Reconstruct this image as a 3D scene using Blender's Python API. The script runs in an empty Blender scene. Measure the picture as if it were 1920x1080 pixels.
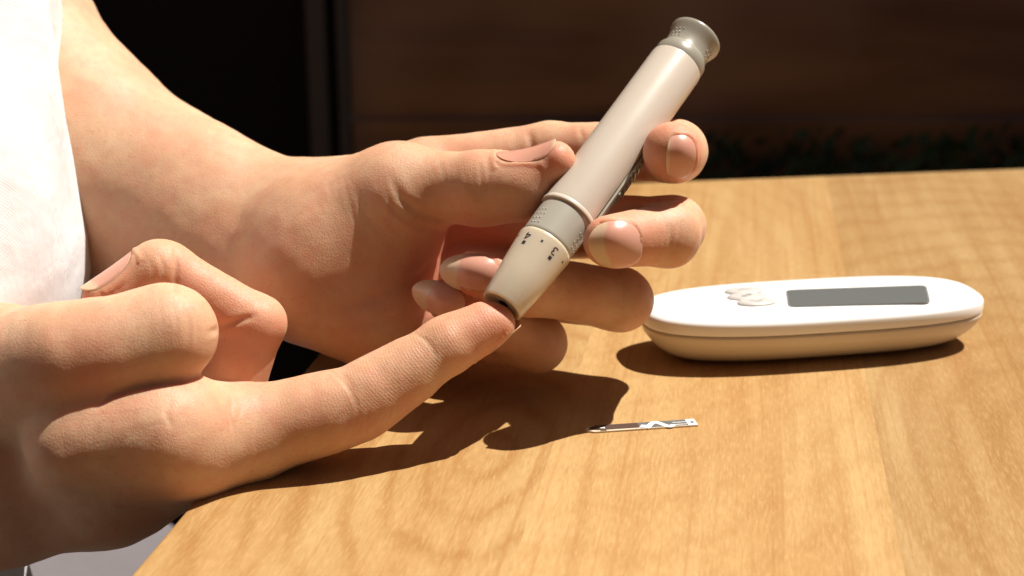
import bpy, bmesh, math, random
import numpy as np
import openvdb
from mathutils import Vector, Matrix
from mathutils.bvhtree import BVHTree

random.seed(7); np.random.seed(7)
S = bpy.context.scene
COL = S.collection
MM = 0.001

# ------------------------------------------------------------------ camera
KD = 0.952                         # how near the hands and pen sit
CAM_H = 126.0                      # mm above the table top
PITCH = math.radians(17.6)
F = 2667.0                         # focal length in photo pixels (1920 wide)
cam_d = bpy.data.cameras.new("camera")
cam = bpy.data.objects.new("camera", cam_d); COL.objects.link(cam)
cam.location = (0, 0, CAM_H * MM)
cam.rotation_euler = (math.pi / 2 - PITCH, 0, 0)
cam_d.sensor_width = 36.0; cam_d.lens = 36.0 * F / 1920.0
cam_d.clip_start = 0.01; cam_d.clip_end = 100.0
cam_d.dof.use_dof = True; cam_d.dof.focus_distance = 0.302; cam_d.dof.aperture_fstop = 19.0
S.camera = cam

# ------------------------------------------------------------------ sky, sun, exposure
SUN_DIR = Vector((0.495, 0.205, 1.0)).normalized()       # towards the sun
SUN_EL = math.asin(SUN_DIR.z)
SUN_AZ = math.atan2(SUN_DIR.x, SUN_DIR.y)
W = bpy.data.worlds.new("World"); S.world = W; W.use_nodes = True
wn = W.node_tree.nodes; wl = W.node_tree.links
sky = wn.new("ShaderNodeTexSky"); sky.sky_type = 'NISHITA'; sky.sun_disc = False
sky.sun_elevation = SUN_EL; sky.sun_rotation = SUN_AZ
sky.air_density = 0.25; sky.dust_density = 1.0; sky.ozone_density = 0.0
wl.new(sky.outputs[0], wn["Background"].inputs[0]); wn["Background"].inputs[1].default_value = 0.05
sun_d = bpy.data.lights.new("sun", 'SUN'); sun_d.energy = 5.0; sun_d.angle = math.radians(0.5)
sun_d.color = (1.0, 0.95, 0.87)
sun = bpy.data.objects.new("sun", sun_d); COL.objects.link(sun)
sun.rotation_euler = SUN_DIR.to_track_quat('Z', 'Y').to_euler(); sun.location = (1, 1, 2)
S.view_settings.view_transform = 'Standard'; S.view_settings.look = 'None'
S.view_settings.gamma = 1.0; S.view_settings.exposure = 0.75
S.cycles.max_bounces = 10; S.cycles.diffuse_bounces = 6

# ------------------------------------------------------------------ helpers
cp, sp = math.cos(PITCH), math.sin(PITCH)
def cam2world(r, u, f):
    """camera-space right/up/forward to a world vector (mm)"""
    return np.array((r, f * cp + u * sp, -f * sp + u * cp))
def at(u, v, d):
    return np.array((0, 0, CAM_H)) + cam2world((u - 960) / F * d, (540 - v) / F * d, d)
def ray(u, v):
    w = cam2world((u - 960) / F, (540 - v) / F, 1.0)
    return w / np.linalg.norm(w)
def table_at(u, v, z=0.0):
    d = (CAM_H - z) / (sp - cp * (540 - v) / F)
    return at(u, v, d)

def link(o, parent=None):
    COL.objects.link(o)
    if parent is not None: o.parent = parent
    return o
def tag(o, label=None, cat=None, group=None, kind=None):
    if label: o["label"] = label
    if cat: o["category"] = cat
    if group: o["group"] = group
    if kind: o["kind"] = kind
    return o
def empty(name, loc=(0, 0, 0)):
    o = bpy.data.objects.new(name, None); o.empty_display_size = 0.01
    o.location = [c * MM for c in loc]; return link(o)
def mesh_obj(name, verts, faces, mat, parent=None, smooth=True, M=None):
    """verts in mm"""
    v = np.asarray(verts, float)
    if M is not None:
        v = v @ np.array(M)[:3, :3].T + np.array(M)[:3, 3]
    me = bpy.data.meshes.new(name)
    me.from_pydata((v * MM).tolist(), [], [tuple(int(i) for i in f) for f in faces])
    me.update()
    if smooth: me.polygons.foreach_set("use_smooth", [True] * len(me.polygons))
    if mat: me.materials.append(mat)
    return link(bpy.data.objects.new(name, me), parent)
def from_bm(name, bm, mat, parent=None, smooth=False):
    me = bpy.data.meshes.new(name); bm.to_mesh(me); bm.free()
    if smooth: me.polygons.foreach_set("use_smooth", [True] * len(me.polygons))
    if mat: me.materials.append(mat)
    return link(bpy.data.objects.new(name, me), parent)
def sharp(o, deg):
    me = o.data; me.polygons.foreach_set("use_smooth", [True] * len(me.polygons))
    me.set_sharp_from_angle(angle=math.radians(deg))

class Mat:
    def __init__(s, name):
        s.m = bpy.data.materials.new(name); s.m.use_nodes = True
        s.nt = s.m.node_tree; s.n = s.nt.nodes; s.l = s.nt.links
        s.b = s.n["Principled BSDF"]
    def node(s, t, **kw):
        n = s.n.new(t)
        for k, v in kw.items():
            if k.startswith("i_"):
                key = k[2:]; key = int(key) if key.isdigit() else key.replace("_", " ")
                n.inputs[key].default_value = v
            else: setattr(n, k, v)
        return n
    def link(s, a, b): s.l.new(a, b)
    def math(s, op, a, b=None, clamp=False):
        n = s.n.new("ShaderNodeMath"); n.operation = op; n.use_clamp = clamp
        for i, x in enumerate((a, b)):
            if x is None: continue
            if isinstance(x, (int, float)): n.inputs[i].default_value = x
            else: s.l.new(x, n.inputs[i])
        return n.outputs[0]
    def mix(s, f, a, b, mode='MIX'):
        n = s.n.new("ShaderNodeMix"); n.data_type = 'RGBA'; n.blend_type = mode
        for i, x in ((0, f), (6, a), (7, b)):
            if isinstance(x, (int, float)): n.inputs[i].default_value = x
            elif isinstance(x, tuple): n.inputs[i].default_value = (*x[:3], 1)
            else: s.l.new(x, n.inputs[i])
        return n.outputs[2]
    def ramp(s, f, stops):
        n = s.n.new("ShaderNodeValToRGB"); e = n.color_ramp.elements
        while len(e) < len(stops): e.new(0.5)
        for i, (p, c) in enumerate(stops):
            e[i].position = p; e[i].color = (c, c, c, 1) if isinstance(c, (int, float)) else (*c, 1)
        s.l.new(f, n.inputs[0]); return n.outputs[0]
    def set(s, **kw):
        for k, v in kw.items():
            key = k.replace("_", " ")
            s.b.inputs[key].default_value = (*v, 1) if isinstance(v, tuple) and len(v) == 3 and "Radius" not in key else v
        return s
def plain(name, col, rough=0.5, sss=0.0, rad=(1, 1, 1), scale=0.001, bump=0.0, bscale=900.0, mottling=0.06, coat=0.0):
    M = Mat(name); M.set(Base_Color=col, Roughness=rough)
    tc = M.node("ShaderNodeTexCoord")
    nz = M.node("ShaderNodeTexNoise", i_Scale=bscale * 0.12, i_Detail=4.0); M.link(tc.outputs["Object"], nz.inputs["Vector"])
    dark = tuple(c * (1 - mottling) for c in col); lite = tuple(min(1, c * (1 + mottling)) for c in col)
    M.link(M.mix(nz.outputs["Fac"], dark, lite), M.b.inputs["Base Color"])
    r = M.math('MULTIPLY_ADD', nz.outputs["Fac"], 0.12); r.node.inputs[2].default_value = rough - 0.06
    M.link(r, M.b.inputs["Roughness"])
    if sss: M.set(Subsurface_Weight=sss, Subsurface_Scale=scale); M.b.inputs["Subsurface Radius"].default_value = rad
    if coat: M.set(Coat_Weight=coat, Coat_Roughness=0.12)
    if bump:
        n2 = M.node("ShaderNodeTexNoise", i_Scale=bscale, i_Detail=3.0); M.link(tc.outputs["Object"], n2.inputs["Vector"])
        bp = M.node("ShaderNodeBump", i_Strength=bump, i_Distance=0.0002); M.link(n2.outputs["Fac"], bp.inputs["Height"])
        M.link(bp.outputs[0], M.b.inputs["Normal"])
    return M.m

# ------------------------------------------------------------------ wall, post, floor, hedge (all far out of focus)
def wood_dark(name, c0, c1):
    M = Mat(name); M.set(Roughness=0.6)
    tc = M.node("ShaderNodeTexCoord"); mp = M.node("ShaderNodeMapping"); mp.inputs["Scale"].default_value = (1.2, 5, 9)
    M.link(tc.outputs["Object"], mp.inputs["Vector"])
    nz = M.node("ShaderNodeTexNoise", i_Scale=1.6, i_Detail=6.0); M.link(mp.outputs[0], nz.inputs["Vector"])
    big = M.node("ShaderNodeTexNoise", i_Scale=3.4, i_Detail=1.5); M.link(tc.outputs["Object"], big.inputs["Vector"])  # broad pale patches in the board colour, imitating a blurred reflection
    base = M.mix(M.ramp(nz.outputs["Fac"], [(0.35, 0.0), (0.7, 1.0)]), c0, c1)
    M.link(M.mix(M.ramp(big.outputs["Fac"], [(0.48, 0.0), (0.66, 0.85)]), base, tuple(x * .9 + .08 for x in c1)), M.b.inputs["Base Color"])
    return M.m
def box_bm(bm, x0, x1, y0, y1, z0, z1):
    r = bmesh.ops.create_cube(bm, size=1.0)
    bmesh.ops.scale(bm, vec=((x1 - x0) * MM, (y1 - y0) * MM, (z1 - z0) * MM), verts=r["verts"])
    bmesh.ops.translate(bm, vec=((x0 + x1) / 2 * MM, (y0 + y1) / 2 * MM, (z0 + z1) / 2 * MM), verts=r["verts"])
    return r["verts"]
def box(name, x0, x1, y0, y1, z0, z1, mat, parent=None, bevel=0.0):
    bm = bmesh.new(); box_bm(bm, x0, x1, y0, y1, z0, z1)
    if bevel: bmesh.ops.bevel(bm, geom=bm.edges[:], offset=bevel * MM, segments=2, affect='EDGES', profile=0.6)
    return from_bm(name, bm, mat, parent)

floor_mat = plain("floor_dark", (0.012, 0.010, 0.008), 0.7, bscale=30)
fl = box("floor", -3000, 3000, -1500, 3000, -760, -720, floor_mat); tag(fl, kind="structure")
wall_y = 1500
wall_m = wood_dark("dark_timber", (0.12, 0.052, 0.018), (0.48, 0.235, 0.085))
wall = tag(empty("wall", (0, wall_y, -720)), kind="structure")
z = 0.0; k = 0
while z < 3000:                                       # wide dark boards, one above the other, right of the post
    h = 186
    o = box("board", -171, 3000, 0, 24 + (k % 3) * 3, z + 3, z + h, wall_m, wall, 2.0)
    z += h; k += 1
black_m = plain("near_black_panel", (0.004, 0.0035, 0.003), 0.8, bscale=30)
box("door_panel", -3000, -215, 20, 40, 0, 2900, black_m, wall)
post_m = plain("dark_post_paint", (0.10, 0.09, 0.07), 0.6, bscale=40)
post = tag(empty("door_post", (0, wall_y, -720)), "dark painted door post standing between black panel and brown boards", "door post")
box("jamb", -214, -193, -14, 60, 0, 2950, post_m, post, 3)
box("door_seal", -193, -182, 4, 50, 0, 2950, black_m, post)
box("casing", -182, -172, -20, 60, 0, 2950, post_m, post, 3)
back_m = plain("brown_sky_blocker", (0.10, 0.045, 0.022), 0.8, bscale=20)
tag(box("wall", -3000, 3000, -960, -900, -719, 1900, back_m), kind="structure")       # unseen wall added behind the camera to block sky fill on the hands
tag(box("wall", -1500, -1440, -899, 1490, -719, 1900, back_m), kind="structure")         # unseen side wall, added to cut sky fill from the left
leaf_m = plain("hedge_leaf", (0.035, 0.065, 0.022), 0.95, bscale=60, mottling=0.5)
def make_hedge():
    V, Fc = [], []
    rng = random.Random(3)
    for i in range(15000):
        x = rng.uniform(110, 900); y = rng.uniform(wall_y - 330, wall_y - 60); z = rng.uniform(-720, -160 + rng.uniform(-14, 14))
        n = Vector((rng.gauss(0, 1), rng.gauss(0, 1), rng.gauss(0.4, 1))).normalized()
        a = n.orthogonal().normalized(); b = n.cross(a); l = rng.uniform(9, 17); w = l * 0.42
        c = Vector((x, y, z)); i0 = len(V)
        V += [c - a * l, c + b * w + n * 1.5, c + a * l, c - b * w + n * 1.5]; Fc.append((i0, i0 + 1, i0 + 2)); Fc.append((i0, i0 + 2, i0 + 3))
    o = mesh_obj("hedge", V, Fc, leaf_m, None, False)
    tag(o, "low dark green hedge in the shade beyond the far table edge", "hedge", kind="stuff")
make_hedge()

# ------------------------------------------------------------------ table
def wood_table():
    M = Mat("table_wood")
    tc = M.node("ShaderNodeTexCoord"); oi = M.node("ShaderNodeObjectInfo")
    sc = M.node("ShaderNodeSeparateColor"); M.link(oi.outputs["Color"], sc.inputs[0])
    sep = M.node("ShaderNodeSeparateXYZ"); M.link(tc.outputs["Object"], sep.inputs[0])
    # slow wander of the grain
    mpw = M.node("ShaderNodeMapping"); mpw.inputs["Scale"].default_value = (22, 5, 10); M.link(tc.outputs["Object"], mpw.inputs["Vector"])
    wn_ = M.node("ShaderNodeTexNoise", i_Scale=1.0, i_Detail=3.0); M.link(mpw.outputs[0], wn_.inputs["Vector"])
    wob = M.math('MULTIPLY', M.math('SUBTRACT', wn_.outputs["Fac"], 0.5), 0.020)
    # growth rings cut by the board face: distance from a log axis that dips under the board
    xc = M.math('ADD', M.math('SUBTRACT', sep.outputs[0], sc.outputs[1]), 0.5)          # board-centred x (offset in obj.color g)
    hgt = M.math('ADD', M.math('MULTIPLY', M.math('SUBTRACT', sep.outputs[1], sc.outputs[2]), -0.45), 0.012)
    r2 = M.math('ADD', M.math('MULTIPLY', xc, xc), M.math('MULTIPLY', hgt, hgt))
    mpv = M.node("ShaderNodeMapping"); mpv.inputs["Scale"].default_value = (120, 22, 40); M.link(tc.outputs["Object"], mpv.inputs["Vector"])
    wv = M.node("ShaderNodeTexNoise", i_Scale=1.0, i_Detail=4.0); M.link(mpv.outputs[0], wv.inputs["Vector"])
    wob = M.math('ADD', wob, M.math('MULTIPLY', M.math('SUBTRACT', wv.outputs["Fac"], 0.5), 0.0065))
    rad = M.math('ADD', M.math('SQRT', r2), wob)
    ring = M.math('SINE', M.math('MULTIPLY', rad, 2 * math.pi / 0.0085))
    ringf = M.math('POWER', M.math('MULTIPLY_ADD', ring, 0.5), 2.8); ringf.node.inputs[0].links[0].from_node.inputs[2].default_value = 0.5
    # fine fibres
    mpf = M.node("ShaderNodeMapping"); mpf.inputs["Scale"].default_value = (1900, 240, 300); M.link(tc.outputs["Object"], mpf.inputs["Vector"])
    fb = M.node("ShaderNodeTexNoise", i_Scale=1.0, i_Detail=4.0, i_Roughness=0.65); M.link(mpf.outputs[0], fb.inputs["Vector"])
    mps = M.node("ShaderNodeMapping"); mps.inputs["Scale"].default_value = (150, 9, 60); M.link(tc.outputs["Object"], mps.inputs["Vector"])
    st = M.node("ShaderNodeTexNoise", i_Scale=1.0, i_Detail=3.0, i_Distortion=0.4); M.link(mps.outputs[0], st.inputs["Vector"])
    mpb = M.node("ShaderNodeMapping"); mpb.inputs["Scale"].default_value = (34, 5, 20); M.link(tc.outputs["Object"], mpb.inputs["Vector"])
    bl = M.node("ShaderNodeTexNoise", i_Scale=1.0, i_Detail=2.0); M.link(mpb.outputs[0], bl.inputs["Vector"])
    base = M.mix(M.ramp(st.outputs["Fac"], [(0.3, 0.0), (0.72, 1.0)]), (0.425, 0.275, 0.118), (0.335, 0.190, 0.070))
    base = M.mix(M.ramp(bl.outputs["Fac"], [(0.40, 0.0), (0.70, 0.45)]), base, (0.30, 0.135, 0.034))
    base = M.mix(M.math('MULTIPLY', M.math('MULTIPLY', ringf, M.ramp(wv.outputs['Fac'], [(0.3, 0.35), (0.65, 1.0)])), oi.outputs['Alpha']), base, (0.25, 0.105, 0.024))
    base = M.mix(M.math('MULTIPLY', M.ramp(fb.outputs["Fac"], [(0.50, 0.0), (0.68, 1.0)]), 0.34), base, (0.54, 0.345, 0.15))
    base = M.mix(M.math('MULTIPLY', M.ramp(fb.outputs["Fac"], [(0.32, 1.0), (0.48, 0.0)]), 0.28), base, (0.27, 0.12, 0.03))
    mpp = M.node("ShaderNodeMapping"); mpp.inputs["Scale"].default_value = (640, 9, 100); M.link(tc.outputs["Object"], mpp.inputs["Vector"])
    po = M.node("ShaderNodeTexNoise", i_Scale=1.0, i_Detail=2.0, i_Distortion=0.3); M.link(mpp.outputs[0], po.inputs["Vector"])
    base = M.mix(M.math('MULTIPLY', M.ramp(po.outputs["Fac"], [(0.54, 0.0), (0.70, 1.0)]), 0.42), base, (0.30, 0.135, 0.040))
    tint = M.node("ShaderNodeCombineColor"); M.link(sc.outputs[0], tint.inputs[0]); M.link(sc.outputs[0], tint.inputs[1]); M.link(sc.outputs[0], tint.inputs[2])
    base = M.mix(1.0, base, tint.outputs[0], 'MULTIPLY')
    M.link(base, M.b.inputs["Base Color"])
    M.set(Roughness=0.42, Coat_Weight=0.12, Coat_Roughness=0.25)
    rr = M.math('MULTIPLY_ADD', fb.outputs["Fac"], 0.25); rr.node.inputs[2].default_value = 0.30
    M.link(rr, M.b.inputs["Roughness"])
    bp = M.node("ShaderNodeBump", i_Strength=0.25, i_Distance=0.0001); M.link(fb.outputs["Fac"], bp.inputs["Height"]); M.link(bp.outputs[0], M.b.inputs["Normal"])
    M.set(Specular_IOR_Level=0.35)
    return M.m
wood_m = wood_table()
YAW = -math.atan(0.165)
ct, st_ = math.cos(YAW), math.sin(YAW)
table = empty("table", (0, 0, 0)); table.rotation_euler = (0, 0, YAW)
tag(table, "light brown wooden table of wide glued boards under hands and meter", "table")
def to_table(p): return np.array((p[0] * ct + p[1] * st_, -p[0] * st_ + p[1] * ct, p[2]))
EDGE = [to_table(table_at(*q))[0] for q in ((380, 925), (600, 660), (240, 1080))]
seamA = to_table(table_at(1640, 790))[0]; seamB = to_table(table_at(1020, 886))[0]
e0 = sum(EDGE) / 3
far_a, far_b = to_table(table_at(1330, 338)), to_table(table_at(1920, 316))
def far_y(x): return far_a[1] + (x - far_a[0]) * (far_b[1] - far_a[1]) / (far_b[0] - far_a[0])
xs = [e0, seamB, seamA, seamA + 68, seamA + 141, seamA + 208, seamA + 280, seamA + 352]
vals = [(1.0, 0.021, .248, .55), (1.06, -0.03, .40, .2), (0.90, 0.012, .262, .34), (0.88, 0.03, .10, .03), (0.94, 0, .2, .03), (0.84, 0, .1, .03), (1, 0, .3, .12)]
for i in range(len(xs) - 1):
    a, b = xs[i] + (0 if i == 0 else 0.001), xs[i + 1] - 0.001
    bm = bmesh.new(); vs = box_bm(bm, a, b, -140, 500, -26, 0)
    for v in bm.verts:
        if v.co.y > 0.3: v.co.y = far_y(v.co.x / MM) * MM
    outer = [e for e in bm.edges if all(v.co.z > -0.001 for v in e.verts) and (all(v.co.y > .3 for v in e.verts) or (i == 0 and all(abs(v.co.x - a * MM) < 1e-4 for v in e.verts)))]
    bmesh.ops.bevel(bm, geom=outer, offset=0.7 * MM, segments=3, affect='EDGES', profile=0.6)
    o = from_bm("plank", bm, wood_m, table); sharp(o, 40)
    val, off, yy, amp = vals[i]
    o.color = (val, 0.5 + (a + b) / 2 * MM + off, yy, amp)
# the first board's cathedral grain lies off centre

# ------------------------------------------------------------------ meter
white_m = plain("white_plastic", (0.84, 0.83, 0.81), 0.32, sss=0.15, rad=(1, 0.9, 0.8), scale=0.001, mottling=0.01, coat=0.3)
shell_m = plain("cream_plastic", (0.64, 0.55, 0.43), 0.40, mottling=0.015)
def M4(X, Y, Z, O):
    return Matrix(((X[0], Y[0], Z[0], O[0]), (X[1], Y[1], Z[1], O[1]), (X[2], Y[2], Z[2], O[2]), (0, 0, 0, 1)))
ml, mr = table_at(1216, 611, 10.5), table_at(1847, 571, 10.5)
mx = mr - ml; ML = np.linalg.norm(mx[:2]); mang = math.atan2(mx[1], mx[0])
MW = 33.0
mcen = (ml + mr) / 2; mcen[2] = 0
mcen += np.array((-math.sin(mang), math.cos(mang), 0)) * 5.5
meter = empty("glucose_meter", mcen); meter.rotation_euler = (0, 0, mang)
tag(meter, "white oval blood glucose meter with dark screen lying on the table", "glucose meter")
def to_meter(p):
    q = p - mcen; c, s_ = math.cos(mang), math.sin(mang)
    return np.array((q[0] * c + q[1] * s_, -q[0] * s_ + q[1] * c, p[2]))
def oval(a, b, n=128, p=2.95):
    out = []
    for i in range(n):
        t = 2 * math.pi * i / n; c, s_ = math.cos(t), math.sin(t)
        pp = p if c > 0 else p * 0.94
        out.append((a * math.copysign(abs(c) ** (2 / pp), c), b * math.copysign(abs(s_) ** (2 / pp), s_)))
    return out
def loft(levels, a, b, n=128, cap0=True, cap1=True):
    V, Fc = [], []
    for z, ins in levels:
        V += [(x, y, z) for x, y in oval(a - ins * 1.25, b - ins, n)]
    for l in range(len(levels) - 1):
        for i in range(n):
            j = (i + 1) % n
            Fc.append((l * n + i, l * n + j, (l + 1) * n + j, (l + 1) * n + i))
    if cap0: Fc.append(tuple(range(n))[::-1])
    if cap1: Fc.append(tuple(range((len(levels) - 1) * n, len(levels) * n)))
    return V, Fc
a_, b_ = ML / 2, MW / 2
o = mesh_obj("bottom_shell", *loft([(0.0, 9.5), (0.25, 8.2), (1.0, 6.3), (2.4, 4.2), (4.4, 2.2), (6.6, 0.8), (8.6, 0.15), (9.0, 0.2), (9.25, 0.5)], a_, b_), shell_m, meter); sharp(o, 50)
o = mesh_obj("seam_gasket", *loft([(8.9, 0.75), (9.8, 0.75)], a_, b_), plain("seam_dark", (0.10, 0.07, 0.05), 0.6), meter); sharp(o, 50)
o = mesh_obj("top_shell", *loft([(9.5, 0.45), (9.62, 0.1), (10.2, 0.0), (12.0, 0.05), (12.6, 0.25), (13.15, 0.8), (13.6, 1.8), (14.0, 3.4), (14.25, 5.5), (14.4, 8.5), (14.5, 12), (14.52, 15.9)], a_, b_), white_m, meter); sharp(o, 60)
TOPZ = 14.5
def rrect_poly(pts, rad, seg=6):
    """rounded convex polygon"""
    out = []; n = len(pts)
    for i in range(n):
        p0, p1, p2 = (np.array(pts[(i + k) % n][:2]) for k in (-1, 0, 1))
        d0 = (p0 - p1) / np.linalg.norm(p0 - p1); d2 = (p2 - p1) / np.linalg.norm(p2 - p1)
        a, b = p1 + d0 * rad, p1 + d2 * rad
        for k in range(seg + 1):
            t = k / seg; out.append((1 - t) ** 2 * a + 2 * t * (1 - t) * p1 + t * t * b)
    return out
def slab(name, poly, z0, z1, mat, parent, bev=0.0):
    n = len(poly); c = sum(poly) / n
    V = [(*p, z0) for p in poly] + [(*p, z1 - bev) for p in poly]
    if bev: V += [(*(p + (c - p) / np.linalg.norm(c - p) * bev * 1.5), z1) for p in poly]
    L = len(V) // n
    Fc = [tuple(range(n))[::-1]]
    for l in range(L - 1):
        Fc += [(l * n + i, l * n + (i + 1) % n, (l + 1) * n + (i + 1) % n, (l + 1) * n + i) for i in range(n)]
    Fc.append(tuple(range((L - 1) * n, L * n)))
    o = mesh_obj(name, V, Fc, mat, parent); sharp(o, 35); return o
def screen_mat():
    M = Mat("lcd_glass"); M.set(Base_Color=(0.12, 0.127, 0.123), Roughness=0.12, Specular_IOR_Level=0.6)
    return M.m
scr = [to_meter(table_at(u, v, TOPZ))[:2] for u, v in ((1481, 575), (1741, 567), (1734, 535), (1476, 544))]
slab("screen_bezel", rrect_poly([p + (p - sum(scr) / 4) / np.linalg.norm(p - sum(scr) / 4) * 0.5 for p in scr], 2.2), 13.6, TOPZ + 0.05, plain("bezel_grey", (0.16, 0.16, 0.155), 0.4), meter)
slab("screen", rrect_poly(scr, 2.0), 13.6, TOPZ + 0.09, screen_mat(), meter)
btn_m = plain("button_grey", (0.43, 0.40, 0.375), 0.5, mottling=0.02)
mark_m = plain("mark_grey", (0.10, 0.10, 0.10), 0.5, mottling=0.02)
def ribbon(pts, w, f, off):
    """flat stroke: pts in 2D, f maps (x,y,h) to 3D"""
    V, Fc = [], []
    P = [np.array(p, float) for p in pts]
    for i, p in enumerate(P):
        t = P[min(i + 1, len(P) - 1)] - P[max(i - 1, 0)]; t /= np.linalg.norm(t); n = np.array((-t[1], t[0]))
        V += [f(*(p + n * w / 2), off), f(*(p - n * w / 2), off)]
    for i in range(len(P) - 1): Fc.append((2 * i, 2 * i + 1, 2 * i + 3, 2 * i + 2))
    return V, Fc
def merge_vf(parts):
    V, Fc = [], []
    for v, f in parts:
        k = len(V); V += list(v); Fc += [tuple(i + k for i in ff) for ff in f]
    return V, Fc
bc = to_meter(table_at(1404, 559, TOPZ))[:2]
for k, dy in enumerate((-4.1, 0.6, 5.4)):
    c = bc + np.array((0.6 if k == 0 else (-0.4 if k == 1 else 0.6), dy))
    el = [c + np.array((5.0 * math.cos(t), 2.5 * math.copysign(abs(math.sin(t)) ** 0.8, math.sin(t)))) for t in np.linspace(0, 2 * math.pi, 40, endpoint=False)]
    b = slab("button", el, 13.8, TOPZ + 0.6, btn_m, meter, 0.3)
    fm = lambda x, y, h, c=c: (c[0] + x, c[1] + y, TOPZ + 0.6 + h)
    if k == 0: st3 = [ribbon([(-1.7, 0.5), (0, -0.55), (1.7, 0.5)], 0.32, fm, 0.02)]
    elif k == 1: st3 = [ribbon([(0.95 * math.sin(t) * (1 if t > 0 else 1) * 1.5, t / 3.6) for t in np.linspace(-3.0, 3.0, 15)], 0.34, fm, 0.02)]
    else: st3 = [ribbon([(-1.7, -0.5), (0, 0.55), (1.7, -0.5)], 0.32, fm, 0.02)]
    mesh_obj("button_mark", *merge_vf(st3), mark_m, b)
p0 = to_meter(table_at(1790, 556, TOPZ))[:2]
# ------------------------------------------------------------------ test strip
s0, s1 = table_at(1100, 812, 0.2), table_at(1309, 798, 0.2)
sx = s1 - s0; SL = np.linalg.norm(sx[:2]); sang = math.atan2(sx[1], sx[0])
strip = empty("test_strip", (s0[0], s0[1], 0.05)); strip.rotation_euler = (0, 0, sang)
tag(strip, "narrow test strip with dark tip and white wave print lying on wood", "test strip")
SW = 3.5
body = [np.array(p) for p in ((1.9, 0), (SL, 0), (SL, SW), (2.4, SW), (0.55, SW * .72), (0.0, SW * .45), (0.25, SW * .25))]
slab("strip_body", body, 0, 0.34, plain("strip_edge", (0.66, 0.55, 0.42), 0.35, coat=0.5), strip)
dk = plain("strip_dark_film", (0.065, 0.032, 0.020), 0.55); wh = plain("strip_white", (0.85, 0.85, 0.84), 0.4); gy = plain("strip_grey", (0.11, 0.11, 0.105), 0.45); olive = plain("strip_olive", (0.10, 0.09, 0.03), 0.3)
def sl(x0, x1, y0, y1, z, m, name): slab(name, [np.array(p) for p in ((x0, y0), (x1, y0), (x1, y1), (x0, y1))], 0.2, z, m, strip)
slab("dark_film", [np.array(p) for p in ((2.6, .62), (12.3, .62), (12.3, SW - .1), (2.6, SW - .1), (1.0, SW * .66), (1.0, SW * .36))], 0.2, 0.37, dk, strip)
slab("grey_film", [np.array(p) for p in ((12.3, .3), (SL - 2.1, .3), (SL - 2.1, SW - .1), (12.3, SW - .1))], 0.2, 0.368, gy, strip)
slab("pale_patch", [np.array(p) for p in ((12.0, .5), (14.0, .3), (14.6, 1.7), (13.0, 2.2))], 0.2, 0.385, plain("strip_pale", (0.45, 0.47, 0.50), 0.3), strip)
fm = lambda x, y, h: (x, y, 0.39 + h)
wave = [(13.7 + 6.4 * t, 1.55 + 1.35 * math.sin(t * 2 * math.pi * 1.12 - 1.25)) for t in np.linspace(0, 1, 26)]
mesh_obj("wave_print", *ribbon(wave, 1.15, fm, 0.01), wh, strip)
mesh_obj("arrow_print", *merge_vf([ribbon([(2.9 + .5, 1.75), (3.9 + .5, 1.75)], 0.42, fm, 0.012), ribbon([(4.1 + .3, 1.4), (4.1 + .3, 2.1)], 0.26, fm, 0.014)]), wh, strip)
sl(3.2, 4.6, 0.1, 0.6, 0.372, olive, "sample_window")
for yy in (0.9, 2.1): mesh_obj("contact_line", *ribbon([(SL - 5.4, yy), (SL - 2.3, yy)], 0.22, fm, 0.012), wh, strip)
sl(SL - 2.1, SL - 0.05, 0.15, SW - .1, 0.386, wh, "contact_pad")
sl(SL - 1.35, SL - 0.5, 1.2, 2.1, 0.40, plain("strip_black", (0.02, 0.02, 0.025), 0.4), "contact_mark")

# ------------------------------------------------------------------ lancing pen
PEN_O = at(940, 575, 318.0 * KD)
Dc = np.array((0.534, 0.737, 0.414)); Dc /= np.linalg.norm(Dc)
Xc = np.array((0.81, -0.586, 0.0)); Xc -= Dc * Xc.dot(Dc); Xc /= np.linalg.norm(Xc)
pZ = cam2world(*Dc); pX = cam2world(*Xc); pY = np.cross(pZ, pX)
tow = -1.0 if pY.dot(ray(1100, 320)) > 0 else 1.0       # sign of local Y towards the viewer's side
pen = empty("lancing_pen", PEN_O)
pen.rotation_euler = Matrix((pX, pY, pZ)).transposed().to_euler()
pen.scale = (KD, KD, KD * .983)
tag(pen, "beige and grey lancing pen with numbered nose cap held against the fingertip", "lancing pen")
def lathe(name, prof, mat, n=120, parent=pen, ang=35, closed=False):
    V, Fc = [], []
    for z, r in prof:
        V += [(r * math.cos(2 * math.pi * i / n), r * math.sin(2 * math.pi * i / n), z) for i in range(n)]
    L = len(prof)
    for l in range(L - 1 + (1 if closed else 0)):
        m = (l + 1) % L
        Fc += [(l * n + i, l * n + (i + 1) % n, m * n + (i + 1) % n, m * n + i) for i in range(n)]
    if not closed: Fc += [tuple(range(n))[::-1], tuple(range((L - 1) * n, L * n))]
    o = mesh_obj(name, V, Fc, mat, parent); sharp(o, ang); return o
beige_m = plain("beige_plastic", (0.56, 0.49, 0.41), 0.34, sss=0.25, rad=(1, 0.8, 0.6), scale=0.0015, mottling=0.012, coat=0.25)
capb_m = plain("translucent_cap", (0.52, 0.45, 0.345), 0.26, sss=0.7, rad=(1, 0.75, 0.45), scale=0.003, mottling=0.02, coat=0.3)
grey_m = plain("grey_plastic", (0.36, 0.335, 0.28), 0.36, mottling=0.02, coat=0.15)
ink_m = plain("black_print", (0.018, 0.016, 0.014), 0.5)
CAPS, RINGS, BARS = 19.0, 28.6, 81.5
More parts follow.
